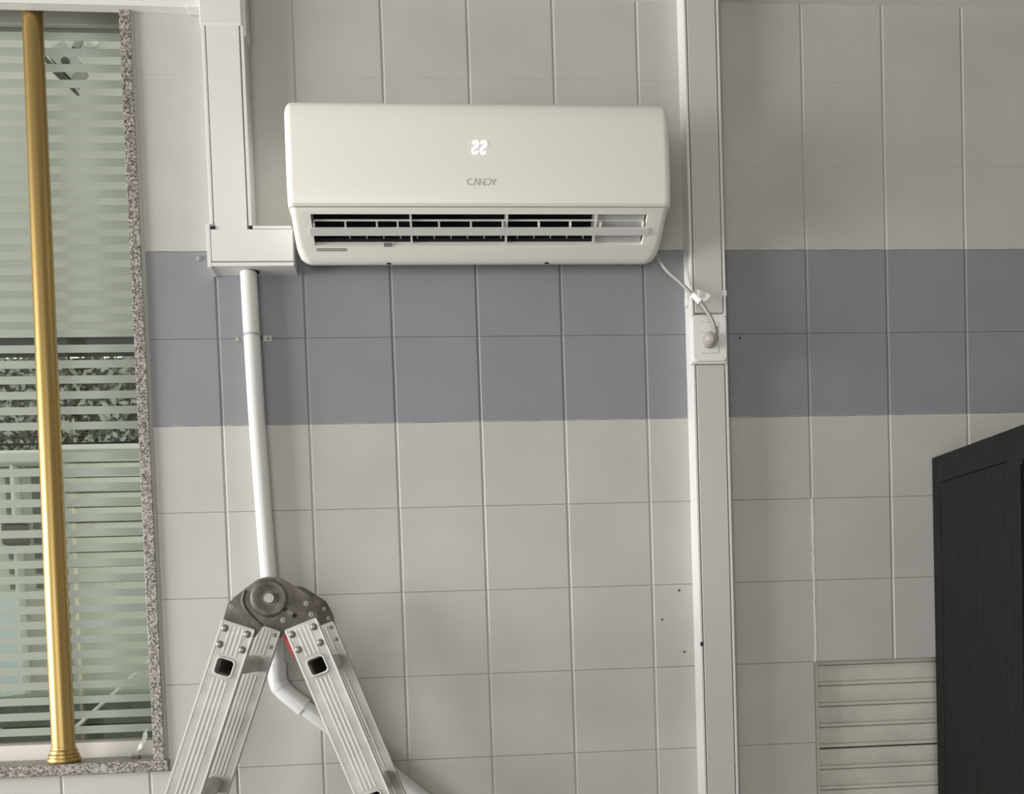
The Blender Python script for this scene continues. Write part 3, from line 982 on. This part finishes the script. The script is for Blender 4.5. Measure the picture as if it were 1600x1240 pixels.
RW = .0325             # half rail width
TH = .022
rv = bmesh.new(); lathe(rv, [(.0070, 0), (.0068, .0018), (.0055, .0038), (.0030, .0052), (.0008, .0056)], (0, 0, 0), 'y', 16)
rivet0 = bpy.data.meshes.new('rivet'); bmesh.ops.recalc_face_normals(rv, faces=rv.faces); rv.to_mesh(rivet0); rv.free()
rivet0.materials.append(RIVET)
for p in rivet0.polygons: p.use_smooth = True
rv = bmesh.new(); lathe(rv, [(.0048, 0), (.0048, .0012), (.0030, .0014), (.0026, .0008), (.001, .0022)], (0, 0, 0), 'y', 14)
rivet1 = bpy.data.meshes.new('rivet'); bmesh.ops.recalc_face_normals(rv, faces=rv.faces); rv.to_mesh(rivet1); rv.free()
rivet1.materials.append(RIVET)


def put(me, name, parent, loc):
    o = bpy.data.objects.new(name, me); COL.objects.link(o)
    o.parent = parent
    o.location = Vector(loc) - world_loc(parent)
    return o


RUNG0, RUNGP = .0855, .280
for sign in (-1, 1):
    LEN = (1.5455 if sign < 0 else 1.5425) / math.cos(ANG) - .03
    for d in (AF, AR):
        fr = rail_frame(sign, d)
        bm = bmesh.new()
        rbox(bm, fr, -RW, RW, 0, LEN, -TH, 0, .0018)
        rail = obj('rail', bm, ALU, ld)
        holes = [RUNG0 + RUNGP * k for k in range(6) if RUNG0 + RUNGP * k < LEN - .1]
        if d == AF:
            cbm = bmesh.new()
            for h in holes:
                prism(cbm, [rpt(fr, a, b, -TH - .01) for a, b in rect_round(-.0152, .0152, h - .0152, h + .0152, .0062, 5)], (0, -(TH + .02), 0))
            cutter = obj('cutter', cbm, None)
            cut_with(rail, cutter)
            bpy.data.objects.remove(cutter, do_unlink=True)
        # pressed ridges between the rung holes
        for a in (-.0125, -.0045, .0040, .0120):
            cuts = [.006] + [v for h in holes for v in (h - .024, h + .024)] + [LEN - .01]
            bm = bmesh.new()
            for s0, s1 in zip(cuts[::2], cuts[1::2]):
                if abs(a) > .1: continue
                rbox(bm, fr, a - .0016, a + .0016, s0, s1, -.0005, .0011)
            obj('ridge', bm, ALU_EDGE, rail)
        # raised edges
        for a in (-RW + .0022, RW - .0022):
            obj('edge_bead', rbox(bmesh.new(), fr, a - .0018, a + .0018, .002, LEN, -.0005, .0009), ALU_EDGE, rail)
        if d == AF:
            for a, b in ((-.0215, .015), (.0215, .013), (-.0215, .047), (.0215, .044)):
                put(rivet0, 'rivet', rail, rpt(fr, a if sign < 0 else -a, b, .0))
        else:
            for a, b in ((.0225, .012), (.0225, .040)):
                put(rivet1, 'rivet', rail, rpt(fr, a, b, .0))
        # plastic foot
        obj('foot', rbox(bmesh.new(), fr, -RW - .004, RW + .004, LEN - .05, LEN + .02, -TH - .004, .004, .003), BLACK, rail)
        if d == AF:
            for h in holes:
                # flared square mouth of the rung tube
                bm = bmesh.new()
                outer = rect_round(-.0195, .0195, h - .0195, h + .0195, .0085, 5)
                mid = rect_round(-.0178, .0178, h - .0178, h + .0178, .0075, 5)
                inner = rect_round(-.0155, .0155, h - .0155, h + .0155, .0065, 5)
                deep = rect_round(-.0148, .0148, h - .0148, h + .0148, .006, 5)
                rings = [[bm.verts.new(rpt(fr, a, b, oo)) for a, b in ring] for ring, oo in ((outer, -.0005), (mid, .0034), (inner, .003), (deep, .0006))]
                for r0, r1 in zip(rings, rings[1:]):
                    n = len(r0)
                    for i in range(n):
                        bm.faces.new([r0[i], r0[(i + 1) % n], r1[(i + 1) % n], r1[i]])
                obj('rung_mouth', bm, ALU_EDGE, rail, smooth=50)
    for h in [RUNG0 + RUNGP * k for k in range(6) if RUNG0 + RUNGP * k < LEN - .1]:
        fr = rail_frame(sign, AR)
        bm = bmesh.new()
        outer = rect_round(-.0155, .0155, h - .0155, h + .0155, .0065, 4)
        inner = rect_round(-.0143, .0143, h - .0143, h + .0143, .0055, 4)
        D_ = AF - TH - AR - .0003
        rings = [[bm.verts.new(rpt(fr, a, b, o_)) for a, b in sec] for sec, o_ in ((inner, .0003), (outer, .0003), (outer, D_), (inner, D_))]
        for r0, r1 in zip(rings, rings[1:] + rings[:1]):
            n = len(r0)
            for i_ in range(n):
                bm.faces.new([r0[i_], r0[(i_ + 1) % n], r1[(i_ + 1) % n], r1[i_]])
        obj('rung', bm, ALU, ld, smooth=40)

# hinges: one on each side of the ladder
for d, front in ((AF, True), (AR, False)):
    yb = -(d - .011)
    dx = 0 if front else 0.0
    hg = obj('hinge_plate', prism(bmesh.new(), [(x + dx, yb, z) for x, z in
         ((.0742, 1.552), (.0842, 1.584), (.0975, 1.597), (.1215, 1.615), (.1415, 1.6288), (.1524, 1.6327), (.1643, 1.6342), (.1786, 1.6326), (.190, 1.624), (.202, 1.602), (.200, 1.575), (.185, 1.556), (.165, 1.548), (.145, 1.538), (.132, 1.52), (.08, 1.535))],
         (0, .006, 0)), HINGE, ld)
    hr = obj('hinge_plate', prism(bmesh.new(), [(x + dx, yb - .004, z) for x, z in
         ((.176, 1.6325), (.188, 1.6299), (.2055, 1.6185), (.2358, 1.597), (.2502, 1.568), (.2531, 1.546), (.245, 1.53), (.20, 1.52), (.186, 1.535), (.178, 1.553), (.170, 1.56), (.176, 1.575), (.181, 1.593), (.178, 1.615))],
         (0, .0038, 0)), HINGE_RUST, ld)
    # pressed dome with the pivot pin
    bm = bmesh.new()
    lathe(bm, [(.0365, 0), (.0350, .0028), (.0315, .0046), (.0270, .0048), (.0240, .0032), (.0190, .0030), (.0160, .0012), (.0118, .0008), (.001, .0008)], (HX - .0005, yb - .002, HZ), 'y', 40)
    obj('pivot_dome', bm, HINGE, hg, smooth=60)
    bm = bmesh.new()
    lathe(bm, [(.0100, 0), (.0100, .0050), (.0092, .0060), (.001, .0063)], (HX, yb - .003, HZ), 'y', 24)
    obj('pivot_pin', bm, RIVET, hg, smooth=40)
    for x, z in ((.0912, 1.5802),):
        put(rivet1, 'rivet', hg, (x, yb, z))
    for x, z in ((.2318, 1.5810), (.1868, 1.5510), (.2400, 1.5600)):
        put(rivet1, 'rivet', hr, (x, yb - .004, z))
    if front:
        c = Vector((.2005, 0, 1.5645)); u = Vector((.80, 0, -.60)); v = Vector((.60, 0, .80))

        def q(a, b, o):
            p = c + u * a + v * b
            return (p.x, yb - .004 - o, p.z)
        for a0, a1, mt_, o in ((-.0145, -.007, BLACK, .0006), (.007, .0145, BLACK, .0006), (-.0068, .0068, HINGE, .0026)):
            obj('latch_slot' if mt_ is BLACK else 'latch', prism(bmesh.new(), [q(a0, -.0042, o), q(a1, -.0042, o), q(a1, .0042, o), q(a0, .0042, o)], (0, .0006 + o, 0)), mt_, hr)
    # web that stiffens the left plate
    bm = bmesh.new()
    pw_ = smooth_path([(.118, yb - .001, 1.609), (.113, yb - .002, 1.59), (.120, yb - .002, 1.57), (.137, yb - .002, 1.55), (.147, yb - .001, 1.541)], 5)
    tube(bm, pw_, .0035, 10)
    obj('pressed_rib', bm, HINGE, hg, smooth=60)
# red release lever behind the hinge
bm = bmesh.new()
lv = [(.1475, 1.5240), (.1560, 1.5215), (.1640, 1.5090), (.1690, 1.4940), (.1735, 1.4775), (.1690, 1.4760), (.1640, 1.4880), (.1590, 1.5040), (.1520, 1.5150)]
prism(bm, [(x, -.215, z) for x, z in lv], (0, .012, 0))
o = obj('release_lever', bm, RED, ld); o['label'] = 'red release lever'

# ------------------------------------------------------------------ roller shutter in its niche
rs = thing('roller_shutter', 'beige roller shutter closed in the niche beside the black cabinet', 'shutter', (2.0, .03, 0))
SD = .018
PIT = .0519
bm = bmesh.new()
def slat_prof(z0):
    return [(0.026, z0), (0.0205, z0 + .002), (0.0205, z0 + .0085), (0.0255, z0 + .0105), (0.0222, z0 + .0125), (0.0210, z0 + .020), (0.0200, z0 + .030), (0.0210, z0 + .042), (0.0230, z0 + .0495), (0.026, z0 + .0512)]
prism(bm, [(SX0 + .012, y, z - .02595) for y, z in slat_prof(0)] + [(SX0 + .012, .032, .0252), (SX0 + .012, .032, -.02595)], (SX1 - SX0 - .016, 0, 0))
slat0 = bpy.data.meshes.new('slat'); bmesh.ops.recalc_face_normals(bm, faces=bm.faces); bm.to_mesh(slat0); bm.free()
slat0.materials.append(SHUTTER)
k = 0
zt = 1.4085
while zt > .06:
    o = put(slat0, 'slat', rs, (0, SD, zt - .026))
    zt -= PIT + (.0022 if k == 3 else 0); k += 1
obj('guide', nbox(SX0 + .0005, SX0 + .0085, .016, .07, 0, SZ1 - .001, .001), SHUTTER, rs)
obj('guide', nbox(SX1 - .0035, SX1 - .0005, .016, .07, 0, SZ1 - .001), SHUTTER, rs)
obj('dark_gap', nbox(SX0 + .0116, SX1 - .0036, .034 + SD, .038 + SD, 0, SZ1 - .001), BLACK, rs)
obj('header', nbox(SX0 + .0116, SX1 - .0036, .020 + SD, .033 + SD, 1.4088, SZ1 + .0015, .001), SHUTTER, rs)

# ------------------------------------------------------------------ black cabinet against the wall
cb = thing('black_cabinet', 'tall black wooden cabinet standing against the wall over the shutter', 'cabinet', (2.0, -.2, 0))
CX, CT = 1.7045, 1.9085
bm = bmesh.new()
box(bm, CX + .006, 2.55, -.355, -.003, 0, CT - .002)
obj('carcass', bm, BLACKWOOD, cb)
obj('back_stile', nbox(CX, CX + .0058, -.0365, -.003, 0, CT, .0012), BLACKWOOD, cb)
obj('front_stile', nbox(CX, CX + .0058, -.356, -.312, 0, CT, .0012), BLACKWOOD, cb)
obj('top_rail', nbox(CX, CX + .0058, -.3115, -.037, 1.8435, CT, .0012), BLACKWOOD, cb)
obj('side_panel', nbox(CX + .0012, CX + .0058, -.311, -.0376, 0, 1.8425, .0008), BLACKWOOD, cb)
obj('bottom_rail', nbox(CX, CX + .0058, -.3115, -.037, 0, .08), BLACKWOOD, cb)
bm = bmesh.new()
box(bm, CX, 2.55, -.46, -.3562, 1.838, CT, .0015)
obj('cornice', bm, BLACKWOOD, cb)
bm = bmesh.new(); tube(bm, [(CX + .004, -.3565, 1.845), (CX + .004, -.361, 1.836), (CX + .004, -.3575, 1.828)], .004, 8)
obj('bracket', bm, BLACKWOOD, cb)
obj('door', nbox(CX + .03, 2.12, -.378, -.358, .02, 1.834, .002), BLACKWOOD, cb)
obj('door', nbox(2.124, 2.52, -.378, -.358, .02, 1.834, .002), BLACKWOOD, cb)
